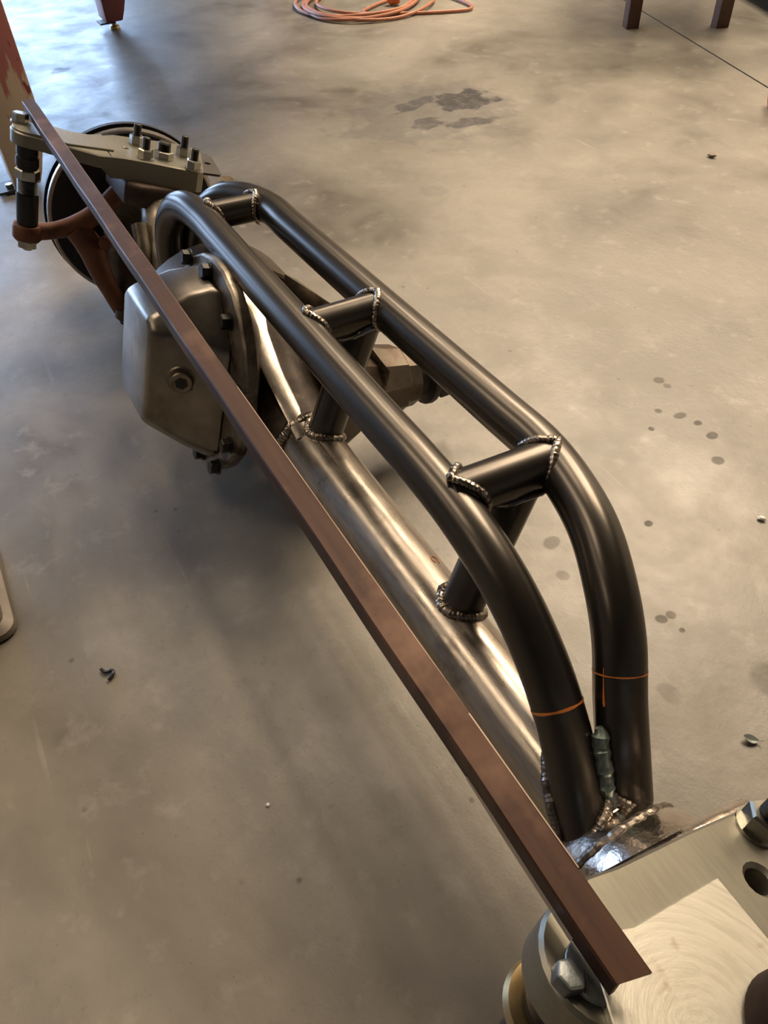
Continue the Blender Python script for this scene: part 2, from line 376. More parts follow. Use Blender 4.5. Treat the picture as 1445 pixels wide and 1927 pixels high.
def link(name, bm, mat, parent=None, sharp=0.6, smooth=True, bevel=0.0, bsegs=2, root=None):
    if bevel:
        bmesh.ops.recalc_face_normals(bm, faces=bm.faces[:])
        E = [e for e in bm.edges if len(e.link_faces) == 2 and e.calc_face_angle(0) > 0.5]
        bmesh.ops.bevel(bm, geom=E, offset=bevel, segments=bsegs, profile=0.5, affect='EDGES', clamp_overlap=True)
    bmesh.ops.recalc_face_normals(bm, faces=bm.faces[:])
    if smooth:
        for f in bm.faces: f.smooth = True
        for e in bm.edges:
            if len(e.link_faces) == 2 and e.calc_face_angle(0) > sharp: e.smooth = False
    top = parent
    while top is not None and top.parent is not None: top = top.parent
    org = Vector(top.location) if top is not None else (Vector(root) if root else Vector((0, 0, 0)))
    me = bpy.data.meshes.new(name)
    for v in bm.verts: v.co -= org
    bm.to_mesh(me); bm.free(); me.materials.append(mat)
    o = bpy.data.objects.new(name, me); COL.objects.link(o)
    if parent is not None: o.parent = parent
    elif root: o.location = org
    return o
def thing(name, label, cat, loc, group=None):
    o = bpy.data.objects.new(name, None); COL.objects.link(o); o.location = loc
    o.empty_display_size = 0.1; tag(o, label, cat, group); return o
def tag(o, label, cat, group=None):
    o['label'] = label; o['category'] = cat
    if group: o['group'] = group
    return o
def struct(o): o['kind'] = 'structure'; return o
B = bmesh.new

# ------------------------------------------------------------------ structure
def quad(bm, a, b, c, d): bm.faces.new([bm.verts.new(Vector(p)) for p in (a, b, c, d)])
XF, XN, YL, YR, ZC = -7.2, 4.0, -5.2, 6.2, 4.3
# floor slab split by a sawn control joint
jp = Vector((-2.465, 2.45, 0)); jd = Vector((0.817, -0.265, 0)).normalized(); jn = Vector((-jd.y, jd.x, 0))
def jat(x, off): 
    p = jp+jn*off; t = (x-p.x)/jd.x; return p+jd*t
bm = B(); hw = 0.0035
for sgn in (-1, 1):
    A = jat(XF, sgn*hw); Bq = jat(XN, sgn*hw); y = YL if sgn < 0 else YR
    quad(bm, (XF, y, 0), (XN, y, 0), Bq, A)
    quad(bm, A, Bq, Bq+Vector((0, 0, -.012)), A+Vector((0, 0, -.012)))
struct(link('floor', bm, M_FLOOR, smooth=False))
bm = B(); quad(bm, jat(XF, -hw)+Vector((0, 0, -.008)), jat(XN, -hw)+Vector((0, 0, -.008)), jat(XN, hw)+Vector((0, 0, -.008)), jat(XF, hw)+Vector((0, 0, -.008)))
struct(link('trim_1', bm, M_JOINT, smooth=False))
# walls; the far wall has a roll-up door opening
DY0, DY1, DZ = -3.6, 1.50, 2.5
bm = B(); t = 0.15
def wallbox(bm, x0, x1, y0, y1, z0, z1): box(bm, ((x0+x1)/2, (y0+y1)/2, (z0+z1)/2), x1-x0, y1-y0, z1-z0)
wallbox(bm, XF-t, XF, YL, DY0, 0, ZC); wallbox(bm, XF-t, XF, DY1, YR, 0, ZC); wallbox(bm, XF-t, XF, DY0, DY1, DZ, ZC)
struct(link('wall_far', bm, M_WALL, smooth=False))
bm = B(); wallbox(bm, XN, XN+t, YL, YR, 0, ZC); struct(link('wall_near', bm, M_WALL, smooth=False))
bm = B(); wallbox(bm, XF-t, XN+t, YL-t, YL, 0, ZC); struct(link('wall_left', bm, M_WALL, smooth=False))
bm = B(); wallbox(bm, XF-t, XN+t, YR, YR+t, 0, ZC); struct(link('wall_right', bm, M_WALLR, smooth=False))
bm = B(); wallbox(bm, XF-t, XN+t, YL-t, YR+t, ZC, ZC+t); struct(link('ceiling', bm, M_CEIL, smooth=False))
# door frame and the apron outside
bm = B()
wallbox(bm, XF-0.02, XF+0.03, DY0-.08, DY0, 0, DZ+.08); wallbox(bm, XF-0.02, XF+0.03, DY1, DY1+.08, 0, DZ+.08); wallbox(bm, XF-0.02, XF+0.03, DY0, DY1, DZ, DZ+.08)
struct(link('door_1', bm, M_DARKMETAL, smooth=False))
bm = B(); box(bm, (XF-8.15, -1, -0.1), 16, 22, 0.2); struct(link('trim_2', bm, M_FLOOR, smooth=False))

# fluorescent fixtures (out of frame, the shop's own lamps)
M_TUBE, nt_, bs_ = new_mat('lit_tube')
bs_.inputs['Base Color'].default_value = (1, 1, 1, 1)
bs_.inputs['Emission Color'].default_value = (*WARM, 1); bs_.inputs['Emission Strength'].default_value = 14
ORD = ('first', 'second', 'third', 'fourth', 'fifth', 'sixth', 'seventh', 'eighth')
ROWS = sorted({l[1] for l in LAMPS})
for i, (x, y, pw) in enumerate(LAMPS):
    row = sorted(l[0] for l in LAMPS if l[1] == y)
    lab = 'strip light, %s from the door in the %s row from the left wall' % (ORD[row.index(x)], ORD[ROWS.index(y)])
    r = thing('ceiling_light', lab, 'light', (x, y, ZC-0.25), 'strip lights under the ceiling')
    bm = B(); box(bm, (x, y, ZC-0.19), 1.25, 0.66, 0.05); link('light_housing', bm, M_WALL, r, bevel=0.005)
    bm = B(); box(bm, (x, y, ZC-0.125), 0.02, 0.02, 0.25); link('hanger', bm, M_DARKMETAL, r)
    for s in (-1, 1):
        bm = B(); lathe(bm, (x-0.6, y+s*0.18, ZC-0.235), (1, 0, 0), [(0, 0.013), (1.2, 0.013)], 12); link('lamp_tube', bm, M_TUBE, r)
    ld = bpy.data.lights.new('strip_light', 'AREA'); ld.shape = 'RECTANGLE'; ld.size = 1.2; ld.size_y = 0.62
    ld.energy = pw; ld.color = WARM
    lo = bpy.data.objects.new('strip_light', ld); COL.objects.link(lo); lo.parent = r; lo.location = (0, 0, -0.012)

# ------------------------------------------------------------------ the axle
AY, AZ = 0.262, 0.158
c18, s18 = math.cos(math.radians(18)), math.sin(math.radians(18))
c20, s20 = math.cos(math.radians(20)), math.sin(math.radians(20))
def AL(x, f, v): return Vector((x, AY-f*c18+v*s18, AZ+f*s18+v*c18))      # differential frame: f forward, v up
def KF(x, f, v): return Vector((x, 0.30-f*c20+v*s20, 0.3135+f*s20+v*c20))  # steering arm frame
KU = Vector((0, s20, c20)); KFW = Vector((0, -c20, s20))
axle = thing('front_axle', 'steel truck front axle with welded tube truss lying on the concrete', 'axle', (-0.70, AY, 0.0))
TR = 0.0397
bm = B(); lathe(bm, (-0.77, AY, AZ), (1, 0, 0), [(0, TR), (0.68, TR)], 48)
tube = link('axle_tube', bm, M_BARE, axle)
bm = B(); lathe(bm, (-1.27, AY, AZ), (1, 0, 0), [(0, TR+.003), (0.2, TR+.003)], 40); link('axle_tube', bm, M_CASTL, axle)
bm = B(); lathe(bm, (-0.752, AY, AZ), (1, 0, 0), [(0, TR+.001), (0, TR+.0055), (0.006, TR+.0065), (0.012, TR+.005), (0.012, TR+.001)], 48); link('end_ring', bm, M_BARE, tube)
bm = B(); weld(bm, [(-0.731, AY+(TR+.001)*math.cos(a), AZ+(TR+.001)*math.sin(a)) for a in [math.radians(d) for d in range(-60, 250, 6)]], 0.0075, seed=1)
link('weld_bead', bm, M_WELD, tube)

RT = 0.0222
r1 = smooth_path([(-1.202, .243, .185), (-1.198, .244, .235), (-1.183, .250, .280), (-1.150, .259, .315), (-1.105, .266, .330), (-1.04, .270, .3325),
                  *[(-1.04+.058*k, .270, .3325) for k in range(1, 11)], (-0.40, .270, .329), (-.345, .270, .317), (-.30, .270, .297), (-.255, .269, .264), (-.215, .264, .228), (-.178, .254, .196), (-.150, .246, .172)], 8)
r2 = smooth_path([(-1.198, .284, .185), (-1.192, .286, .235), (-1.172, .300, .283), (-1.138, .324, .316), (-1.09, .348, .330), (-1.03, .364, .3325),
                  *[(-1.03+.061*k, .364+.0016*k, .3325) for k in range(1, 10)], (-0.42, .380, .332), (-.365, .372, .331), (-.315, .360, .324), (-.27, .343, .307), (-.235, .328, .282), (-.205, .312, .245), (-.178, .300, .21), (-.152, .290, .172)], 8)
bm = B(); sweep(bm, r1, RT, 32); rail1 = link('truss_rail', bm, M_SCALE, axle)
bm = B(); sweep(bm, r2, RT, 32); rail2 = link('truss_rail', bm, M_SCALE, axle)
# orange marker rings on the rails
def ring_mark(path, s_idx, a0, a1, wdt, name_parent, upv=None, R=RT):
    p = path[s_idx]; t = (path[s_idx+1]-path[s_idx-1]).normalized()
    d, u, v = ortho(t); n = 22; bm = B(); A = []; Bv = []
    for k in range(n+1):
        a = a0+(a1-a0)*k/n; dirv = u*math.cos(a)+v*math.sin(a)
        wv = wdt*(0.6+0.5*abs(math.sin(k*0.7)))
        A.append(bm.verts.new(p+dirv*(R+.0003)-d*wv)); Bv.append(bm.verts.new(p+dirv*(R+.0003)+d*wv))
    for k in range(n): bm.faces.new((A[k], A[k+1], Bv[k+1], Bv[k]))
    return link('marker_line', bm, M_PAINTMARK, name_parent)
def nearest(path, x): return min(range(2, len(path)-2), key=lambda i: abs(path[i].x-x))
ring_mark(r1, nearest(r1, -.232), -2.6, 2.6, 0.0013, rail1)
ring_mark(r2, nearest(r2, -.220), -2.6, 2.6, 0.0007, rail2)

def smear(path, x_a, x_b, side, wdt, par):
    ia, ib = nearest(path, x_a), nearest(path, x_b); bm = B(); A = []; Bv = []
    eye = Vector((0, 0, CAM_H)); m = 14
    for k in range(m+1):
        q = ia+(ib-ia)*k/m; i0 = int(q); p = path[i0].lerp(path[i0+1], q-i0); t = (path[i0+1]-path[i0-1]).normalized()
        e = eye-p; e = (e-t*e.dot(t)).normalized(); l = t.cross(e)
        ww = wdt*(.35+1.3*(k/m)**2*(1 if k < m else .3))
        for st, sg in ((A, -1), (Bv, 1)):
            dv = (e*math.cos(side)+l*math.sin(side)+l*sg*ww/RT).normalized(); st.append(bm.verts.new(p+dv*(RT+.0003)))
    for k in range(m): bm.faces.new((A[k], A[k+1], Bv[k+1], Bv[k]))
    return link('marker_line', bm, M_PAINTMARK, par)
smear(r2, -.222, -.204, .60, .0011, rail2)
bm = B()
sweep(bm, [(-.452+.0055*math.cos(a), AY+(TR+.0002)*math.sin(.62+.12*math.sin(a)), AZ+(TR+.0002)*math.cos(.62+.12*math.sin(a))) for a in [.7+2*math.pi*k/26*.8 for k in range(27)]], .0006, 6)
link('marker_line', bm, M_PAINTMARK, tube)
# cross tubes, struts and their welds
for i, x in enumerate((-1.06, -0.72, -0.405)):
    y1 = .270; y2 = (.362, .374, .380)[i]
    xe = x+(0.012, 0.006, 0.008)[i]
    c0 = Vector((x, y1, .3325)); c1 = Vector((xe, y2, .3325)); d = (c1-c0)
    rc = (0.0195, 0.021, 0.0222)[i]
    bm = B(); sweep(bm, [c0+d*(k/6) for k in range(7)], rc, 32); ct = link('cross_tube', bm, M_SCALE, axle)
    m_ = (c0+c1)/2
    for (tp, dr, sd) in ((c0, -d, 1), (c1, d, 2)):
        bm = B(); weld(bm, saddle(m_, dr, rc, tp, (1, 0, 0), RT), 0.0042, True, seed=i*3+sd); link('weld_bead', bm, M_WELD, ct)
    if i:
        x0 = x+0.002
        s0 = Vector((x0, .346, .318)); s1 = Vector((x0+(.016 if i == 2 else .014), .272, .180)); ds = s1-s0
        bm = B(); sweep(bm, [s0+ds*(k/5) for k in range(6)], 0.0222, 28); st = link('truss_strut', bm, M_SCALE, axle)
        bm = B(); weld(bm, saddle(s0.lerp(s1, .35), ds, 0.0222, (0, AY, AZ), (1, 0, 0), TR), 0.0048, True, seed=i+20); link('weld_bead', bm, M_WELD, st)
        bm = B(); weld(bm, saddle(s0.lerp(s1, .5), -ds, 0.0222, c0, d, rc), 0.0040, True, step=0.009, seed=i+30); link('weld_bead', bm, M_WELDB, st, )
# welds where the rails land on the axle tube, and the fillet between the rails
for rr, par, sd in ((r1, rail1, 40), (r2, rail2, 41)):
    d = (rr[-1]-rr[-9]).normalized()
    bm = B(); weld(bm, saddle(rr[-10], d, RT, (0, AY, AZ), (1, 0, 0), TR), 0.0052, True, seed=sd); link('weld_bead', bm, M_WELDD, par)
    d = (rr[0]-rr[8]).normalized()
    bm = B(); weld(bm, saddle(rr[9], d, RT, (0, AY, AZ), (1, 0, 0), TR+.003), 0.006, True, seed=sd+5); link('weld_bead', bm, M_WELD, par)
fil = []
for x in [(-.205+.055*k/10) for k in range(11)]:
    a = r1[nearest(r1, x)]; b = r2[nearest(r2, x+.006)]
    fil.append((a+b)/2+Vector((.006, -.003, .014)))
bm = B(); weld(bm, fil, 0.0075, step=0.007, seed=50); link('weld_bead', bm, M_WELDG, rail2)

# ---- differential
bm = B()
lathe(bm, (0, AY, AZ), (1, 0, 0), [(-1.17, .043), (-1.15, .06), (-1.105, .085), (-1.088, .118), (-1.075, .131), (-.985, .131), (-.972, .120), (-.955, .098), (-.90, .084), (-.85, .072), (-.80, .058), (-.765, .050), (-.735, .046)], 48)
hous = link('differential_housing', bm, M_CAST, axle, sharp=0.9)
def ngon(cx, cy, R, n, rot=0.0, sx=1.0, sy=1.0): return [(cx+R*sx*math.cos(2*math.pi*k/n+rot), cy+R*sy*math.sin(2*math.pi*k/n+rot)) for k in range(n)]
fc = (-.91, .02)
# ring rim round the back of the housing
bm = B(); sweep(bm, [(-.985, AY+.126*math.cos(math.radians(a)), AZ+.126*math.sin(math.radians(a))) for a in range(-40, 200, 8)], .008, 10); link('housing_rim', bm, M_BROWN, hous)
# neck between drum and cover flange
bm = B(); loft(bm, [[AL(x, f, v) for x, v in ngon(fc[0], fc[1], R, 24)] for f, R in ((.025, .085), (.05, .118), (.066, .134))]); link('carrier_neck', bm, M_CAST, hous)
bm = B(); prism(bm, ngon(fc[0], fc[1], .147, 24, 0.1), .080, .064, lambda x, v, f: AL(x, f, v), bevel=0.003); link('cover_flange', bm, M_CASTL, hous)
# cast web running from the housing top to the tube
wl = [(-.985, .243, .282), (-.93, .240, .278), (-.885, .238, .270), (-.865, .242, .262), (-.80, .240, .235), (-.745, .240, .205), (-.705, .238, .193)]
wr = [(-.985, .275, .283), (-.93, .284, .279), (-.885, .284, .271), (-.855, .274, .258), (-.80, .266, .234), (-.745, .264, .206), (-.70, .258, .196)]
bm = B(); loft(bm, [[a, b, (b[0], b[1], b[2]-.05), (a[0], a[1], a[2]-.05)] for a, b in zip(wl, wr)])
link('cast_web', bm, M_BARE, hous, bevel=0.003)
# pinion snout behind, with its yoke
pc = Vector((-.845, AY, AZ)); pd = Vector((.02, .97, -.20)).normalized()
bm = B(); lathe(bm, pc+pd*.06, pd, [(0, .100), (.035, .086), (.065, .068), (.10, .056), (.135, .052), (.14, .046), (.16, .044)], 10); link('pinion_snout', bm, M_SNOUT, hous, sharp=0.3)
bm = B(); lathe(bm, pc+pd*.22, pd, [(0, .030), (.02, .030), (.022, .046), (.034, .046), (.036, .028), (.055, .026)], 24)
y0 = pc+pd*.265
for s in (-1, 1):
    box(bm, y0+Vector((s*.034, 0.012, 0)), .018, .05, .035)
link('pinion_yoke', bm, M_DARKMETAL, hous, bevel=0.003)
bm = B(); loft(bm, [[(-.975, .350, .262), (-.965, .364, .254), (-.965, .37, .20), (-.975, .34, .20)], [(-.875, .395, .236), (-.862, .402, .226), (-.862, .395, .18), (-.875, .38, .18)], [(-.80, .415, .185), (-.79, .42, .175), (-.79, .41, .14), (-.80, .40, .14)]]); link('cast_rib', bm, M_CASTL, hous, bevel=0.003)

# ---- differential cover: octagonal loops from the flange out to a narrow face
def octo(x0, x1, v0, v1, ch, f, cl=None):
    cl = ch if cl is None else cl
    return [AL(x, f, v) for x, v in ((x0+cl, v0), (x1-cl, v0), (x1, v0+cl), (x1, v1-ch), (x1-ch, v1), (x0+ch, v1), (x0, v1-ch), (x0, v0+cl))]
bm = B()
loft(bm, [octo(-1.022, -.824, -.094, .142, .060, .080, .022), octo(-1.020, -.832, -.092, .140, .058, .092, .020), octo(-1.008, -.850, -.080, .132, .040, .120, .016),
          octo(-.999, -.870, -.060, .106, .018, .160), octo(-.993, -.880, -.052, .098, .012, .170)])
cover = link('differential_cover', bm, M_COVER, axle, bevel=0.0055, bsegs=3)
# fill plug on the side that faces the camera
pp = AL(-.862, .128, .030); pn = Vector((1.0, -.42*c18, .42*s18)).normalized()
bm = B(); lathe(bm, pp-pn*.006, pn, [(0, .0205), (.012, .0205), (.0145, .0185), (.0145, .015), (.021, .0148), (.0225, .0135)], 28); plug = link('fill_plug', bm, M_CASTL, cover)
bm = B(); d_, u_, v_ = ortho(pn); lathe(bm, pp+pn*.0163, pn, [(0, .0088), (.0006, .0088)], 6); link('hex_socket', bm, M_BLACK, plug)
for (x, v) in ((-.925, .148), (-.843, .118), (-1.00, .135), (-.792, .045), (-.793, -.036), (-.822, -.092), (-.880, -.108), (-.965, -.100)):
    bm = B(); hexnut(bm, AL(x, .080, v), AL(x, 1, v)-AL(x, 0, v), .0098, .011, 0.3, washer=.0115); link('cover_bolt', bm, M_STUD, cover)

# ---- inner knuckles (the C forgings at both ends)
bm = B()
sweep(bm, smooth_path([(-1.235, AY, AZ), (-1.262, .263, .185), (-1.295, .268, .222), (-1.33, .274, .243), (-1.40, .276, .247)], 6), interp([.050, .048, .038, .032, .030], 6), 16, flat=(1, 1.15))
sweep(bm, smooth_path([(-1.235, AY, AZ), (-1.262, .245, .125), (-1.30, .222, .075), (-1.37, .195, .045)], 6), interp([.050, .045, .036, .030], 6), 16)
ck = link('inner_knuckle', bm, M_CASTL, axle)
bm = B(); weld(bm, [(-1.222, AY+.046*math.cos(a), AZ+.046*math.sin(a)) for a in [math.radians(d) for d in range(-40, 240, 8)]], .008, step=.008, seed=61); link('weld_bead', bm, M_WELD, ck)
bm = B(); sweep(bm, smooth_path([(-1.246, .205, .185), (-1.262, .215, .215), (-1.285, .222, .245)], 5), .014, 12); link('cast_ridge', bm, M_CASTL, ck)
bm = B()
sweep(bm, smooth_path([(-.150, .262, .150), (-.125, .262, .172), (-.098, .264, .198), (-.07, .268, .215), (-.02, .272, .232)], 6), interp([.038, .044, .046, .046, .044], 6), 24, flat=(.75, 1.25), upv=(0, 0, 1))
sweep(bm, smooth_path([(-.150, .262, .158), (-.115, .245, .11), (-.07, .222, .075), (.0, .2, .05)], 6), interp([.04, .04, .036, .030], 6), 20)
ckn = link('inner_knuckle', bm, M_POLISH, axle)
bm = B(); sweep(bm, smooth_path([(-.098, .19, .245), (-.094, .22, .252), (-.09, .26, .256), (-.088, .30, .252), (-.088, .335, .235)], 6), .010, 12); link('ear_lip', bm, M_POLISH, ckn)
bm = B(); weld(bm, [(-.128, AY+.052*math.cos(a), AZ+.046*math.sin(a)+.01) for a in [math.radians(d) for d in range(0, 200, 8)]], .0055, step=.007, seed=62); link('weld_bead', bm, M_WELDD, ckn)

# ---- outer knuckles, arms, rotors
def arc(cx, cy, r, a0, a1, n=10): return [(cx+r*math.cos(math.radians(a0+(a1-a0)*k/n)), cy+r*math.sin(math.radians(a0+(a1-a0)*k/n))) for k in range(n+1)]
def stud(par, x, f, v0, rot):
    bm = B(); hexnut(bm, KF(x, f, v0), KU, .0125, .0135, rot, washer=.0142); nu = link('hex_nut', bm, M_ZINC, par)
    bm = B(); threaded(bm, KF(x, f, v0+.012), KU, .0066, .0215); link('stud', bm, M_STUD, par)
def big_stud(par, x, f):
    bm = B(); hexnut(bm, KF(x, f, 0), KU, .0158, .0105, .2, washer=.0165); link('jam_nut', bm, M_ZINC, par)
    bm = B(); threaded(bm, KF(x, f, .009), KU, .0105, .018); link('set_screw', bm, M_STUD, par)
    bm = B(); lathe(bm, KF(x, f, .0268), KU, [(0, .005), (.0006, .005)], 6); link('hex_socket', bm, M_BLACK, par)

# far steering arm
farm_o = [(-1.318, -.082), (-1.303, -.068), (-1.301, -.045), (-1.320, .03), (-1.326, .07), (-1.322, .11), (-1.345, .15)] + arc(-1.408, .188, .036, 10, 150, 12) + [(-1.446, .16), (-1.424, .132), (-1.420, .105), (-1.452, .055), (-1.455, -.05), (-1.445, -.08), (-1.40, -.09)]
arm1 = [p for p in farm_o if p[1] > .088] + [(-1.43, .088), (-1.3235, .088)]
# split in the thick knuckle end and the thinner arm
kend = [(-1.32, -.062), (-1.306, -.056), (-1.301, -.045), (-1.320, .03), (-1.326, .07), (-1.3245, .09), (-1.431, .09), (-1.452, .055), (-1.455, -.05), (-1.447, -.08), (-1.415, -.09)]
aend = [(-1.3245, .09), (-1.322, .11), (-1.345, .15)] + arc(-1.408, .188, .036, 10, 150, 12) + [(-1.446, .16), (-1.424, .132), (-1.420, .105), (-1.431, .09)]
bm = B()
prism(bm, kend, 0, -.034, KF, holes=[(-1.383, .052, .0052, .0068)], bevel=.0018)
prism(bm, aend, 0, -.0195, KF, bevel=.0018)
loft(bm, [[KF(-1.324, .09, -.0195), KF(-1.431, .09, -.0195), KF(-1.431, .09, -.034), KF(-1.324, .09, -.034)], [KF(-1.324, .106, -.0190), KF(-1.420, .106, -.0190), KF(-1.420, .106, -.0196), KF(-1.324, .106, -.0196)]])
fa = link('steering_arm', bm, M_PLATE, axle)
bm = B(); prism(bm, [(-1.350, .080), (-1.350, .15)]+arc(-1.408, .188, .033, 10, 150, 10)+[(-1.440, .16), (-1.421, .132), (-1.418, .104), (-1.432, .080)], .0035, .0002, KF, bevel=.0008); link('raised_pad', bm, M_PLATE, fa)
for (x, f, rot) in ((-1.412, .026, .1), (-1.337, .033, .5), (-1.382, -.046, .2), (-1.312, -.040, .8)): stud(fa, x, f, 0, rot)
big_stud(fa, -1.352, -.002)
bm = B(); hexnut(bm, KF(-1.432, .205, .003), KU, .0125, .013, .35, washer=.015); link('bolt_head', bm, M_ZINC, fa)
# thin tab behind the arm
bm = B(); prism(bm, [(-1.43, -.07), (-1.315, -.04), (-1.314, -.088), (-1.322, -.094), (-1.415, -.110), (-1.43, -.105)], -.004, -.0075, KF, holes=[(-1.372, -.087, .006, .006)]); link('bracket_tab', bm, M_DARKMETAL, fa)
# bolt with its stack of spacers down to the lower arm
bx, bf = -1.410, .199
bm = B(); lathe(bm, KF(bx, bf, -.0195), -KU, [(0, .0165), (.018, .0165), (.019, .0155), (.022, .0155), (.023, .0178), (.036, .0178), (.037, .016), (.040, .016)], 28); sl = link('spacer_sleeve', bm, M_BLACK, axle)
bm = B(); hexnut(bm, KF(bx, bf, -.076), KU, .0195, .016, .45); link('jam_nut', bm, M_ZINC, sl)
bm = B(); prof = [(0, .0145)]
for k in range(12): prof += [(k*.0021+.001, .0158), (k*.0021+.0021, .0145)]
lathe(bm, KF(bx, bf, -.0745), -KU, prof, 24); link('threaded_shank', bm, M_GREYNUT, sl)
bm = B(); lathe(bm, KF(bx, bf, -.100), -KU, [(0, .0176), (.05, .0170)], 28); link('lower_sleeve', bm, M_BLACK, sl)
bm = B(); hexnut(bm, KF(bx, bf, -.178), -KU, .0165, .012, .2, washer=.019); lathe(bm, KF(bx, bf, -.19), -KU, [(0, .008), (.006, .0075)], 16); link('lower_nut', bm, M_ZINC, sl)
# far knuckle
bm = B(); prism(bm, [(-1.302, -.055), (-1.306, .045), (-1.318, .068), (-1.43, .07), (-1.44, -.06)], -.034, -.072, KF, bevel=.006); kn = link('steering_knuckle', bm, M_BROWN, axle, bevel=.004)
bm = B()
sweep(bm, smooth_path([KF(-1.40, 0, -.065), KF(-1.435, 0, -.11), KF(-1.445, 0, -.17), KF(-1.43, 0, -.23), KF(-1.38, .01, -.285)], 6), interp([.050, .055, .062, .052, .036], 6), 20)
lathe(bm, (-1.50, .25, .162), (1, 0, 0), [(0, .05), (.03, .06), (.06, .06), (.10, .03)], 28)
link('knuckle_body', bm, M_CAST, kn)
bm = B()
lathe(bm, KF(bx, bf, -.152), -KU, [(0, .0215), (.003, .0235), (.022, .0235), (.025, .0215)], 28)
sweep(bm, smooth_path([KF(-1.41, .196, -.165), KF(-1.407, .155, -.158), KF(-1.402, .115, -.140), KF(-1.397, .080, -.108), KF(-1.392, .050, -.070), KF(-1.39, .02, -.045)], 6), interp([.015, .014, .017, .016, .016, .018], 6), 16)
sweep(bm, smooth_path([KF(-1.402, .125, -.148), KF(-1.398, .098, -.178), KF(-1.394, .082, -.215), KF(-1.388, .060, -.255), KF(-1.38, .038, -.288)], 6), interp([.020, .024, .020, .017, .018], 6), 16)
la = link('lower_steering_arm', bm, M_ORANGE, kn)
bm = B(); lathe(bm, KF(-1.37, .032, -.282), -KU, [(0, .022), (.018, .022), (.024, .014), (.03, .012)], 20); link('lower_ball_joint', bm, M_CAST, la)
bm = B(); lathe(bm, KF(-1.385, .075, -.165), Vector((1, -.3, .3)), [(0, .012), (.018, .010), (.019, .006)], 16); link('arm_boss', bm, M_ORANGE, la)
# rotor: two discs with a vent between
rc_ = Vector((-1.505, .257, .1635)); rd = Vector((1, -.05, .02)).normalized()
bm = B()
lathe(bm, rc_, rd, [(-.030, .055), (-.030, .1615), (-.018, .1615), (-.018, .055)], 72, close=True)
lathe(bm, rc_, rd, [(-.008, .055), (-.008, .1575), (.003, .1575), (.005, .155), (.005, .090), (-.01, .085), (-.01, .055)], 72, close=True)
rot = link('brake_rotor', bm, M_ROTOR, axle)
bm = B(); lathe(bm, rc_, rd, [(-.0075, .1580), (.0035, .1580), (.0055, .1555), (.0055, .1515), (.0050, .1515), (.0050, .155), (-.0075, .1572)], 72, close=True); link('worn_edge', bm, M_RIM, rot)
bm = B()
d_, u_, v_ = ortho(rd)
for k in range(36):
    a = 2*math.pi*k/36; e = u_*math.cos(a)+v_*math.sin(a); tn = rd.cross(e)
    p0 = rc_+e*.07; p1 = rc_+e*.152
    loft(bm, [[p0+tn*.002-rd*.019, p0-tn*.002-rd*.019, p0-tn*.002-rd*.007, p0+tn*.002-rd*.007], [p1+tn*.002-rd*.019, p1-tn*.002-rd*.019, p1-tn*.002-rd*.007, p1+tn*.002-rd*.007]])
v_o = link('cooling_vanes', bm, M_ROTOR, rot); v_o['kind'] = 'stuff'
bm = B(); lathe(bm, rc_-rd*.03, -rd, [(0, .10), (.03, .10), (.035, .095), (.06, .062), (.10, .060), (.105, .05)], 36); link('wheel_hub', bm, M_CAST, rot)

# near steering arm
near_o = [(-.074, -.085), (-.073, -.02), (-.079, .015), (-.082, .064), (-.084, .130), (-.0865, .152), (-.083, .174)] + arc(-.049, .1745, .0345, 172, 20, 12) + [(.01, .155), (.028, .11), (.055, .06), (.062, -.06), (.04, -.088), (-.04, -.092)]
bm = B(); prism(bm, near_o, 0, -.026, KF, holes=[(-.041, .045, .0085, .0112)], bevel=.0022)
na = link('steering_arm', bm, M_PLATE, axle)
bm = B(); prism(bm, [(-.0525, .0775), (-.0535, .150), (-.058, .168), (-.046, .186), (-.022, .196), (.004, .165), (.022, .11), (.035, .0775)], .0055, .0002, KF, bevel=.0008); link('raised_pad', bm, M_MILLED, na)
stud(na, -.0655, .016, 0, .3)
bm = B(); prism(bm, [(-.0715, -.06), (-.06, -.078), (.045, -.08), (.055, .05), (-.06, .06), (-.072, .02)], -.026, -.062, KF, bevel=.004); link('steering_knuckle', bm, M_BROWN, axle)
# near bolt under the bar
bm = B(); hexnut(bm, KF(-.0495, .2025, .0005), KU, .0084, .0095, .25); lathe(bm, KF(-.046, .185, .0030), KU, [(0, .017), (.0018, .0165)], 28); bh = link('bolt_head', bm, M_GREYNUT, na, bevel=.0012)
bm = B(); lathe(bm, KF(-.047, .180, -.026), -KU, [(0, .021), (.02, .021), (.021, .0175), (.11, .0175)], 28); nsl = link('spacer_sleeve', bm, M_BLACK, axle)
bm = B(); lathe(bm, KF(-.047, .182, -.050), -KU, [(0, .019), (.0, .028), (.004, .030), (.008, .028), (.008, .019)], 36, close=True); link('flange_washer', bm, M_BRASS, nsl)
# near lower knuckle and rotor, just below the frame
bm = B()
sweep(bm, smooth_path([KF(.03, 0, -.055), KF(.075, 0, -.11), KF(.085, 0, -.17), KF(.07, 0, -.23), KF(.01, .01, -.285)], 6), interp([.045, .055, .062, .052, .036], 6), 20)
lathe(bm, (.15, .25, .162), (-1, 0, 0), [(0, .05), (.03, .06), (.06, .06), (.10, .03)], 28)
link('steering_knuckle', bm, M_CAST, axle)
rcn = Vector((.155, .257, .1635))
bm = B()
lathe(bm, rcn, (-1, 0, 0), [(-.030, .055), (-.030, .1615), (-.018, .1615), (-.018, .055)], 72, close=True)
lathe(bm, rcn, (-1, 0, 0), [(-.019, .055), (-.019, .1575), (.003, .1575), (.005, .155), (.005, .055)], 72, close=True)
link('brake_rotor', bm, M_ROTOR, axle)

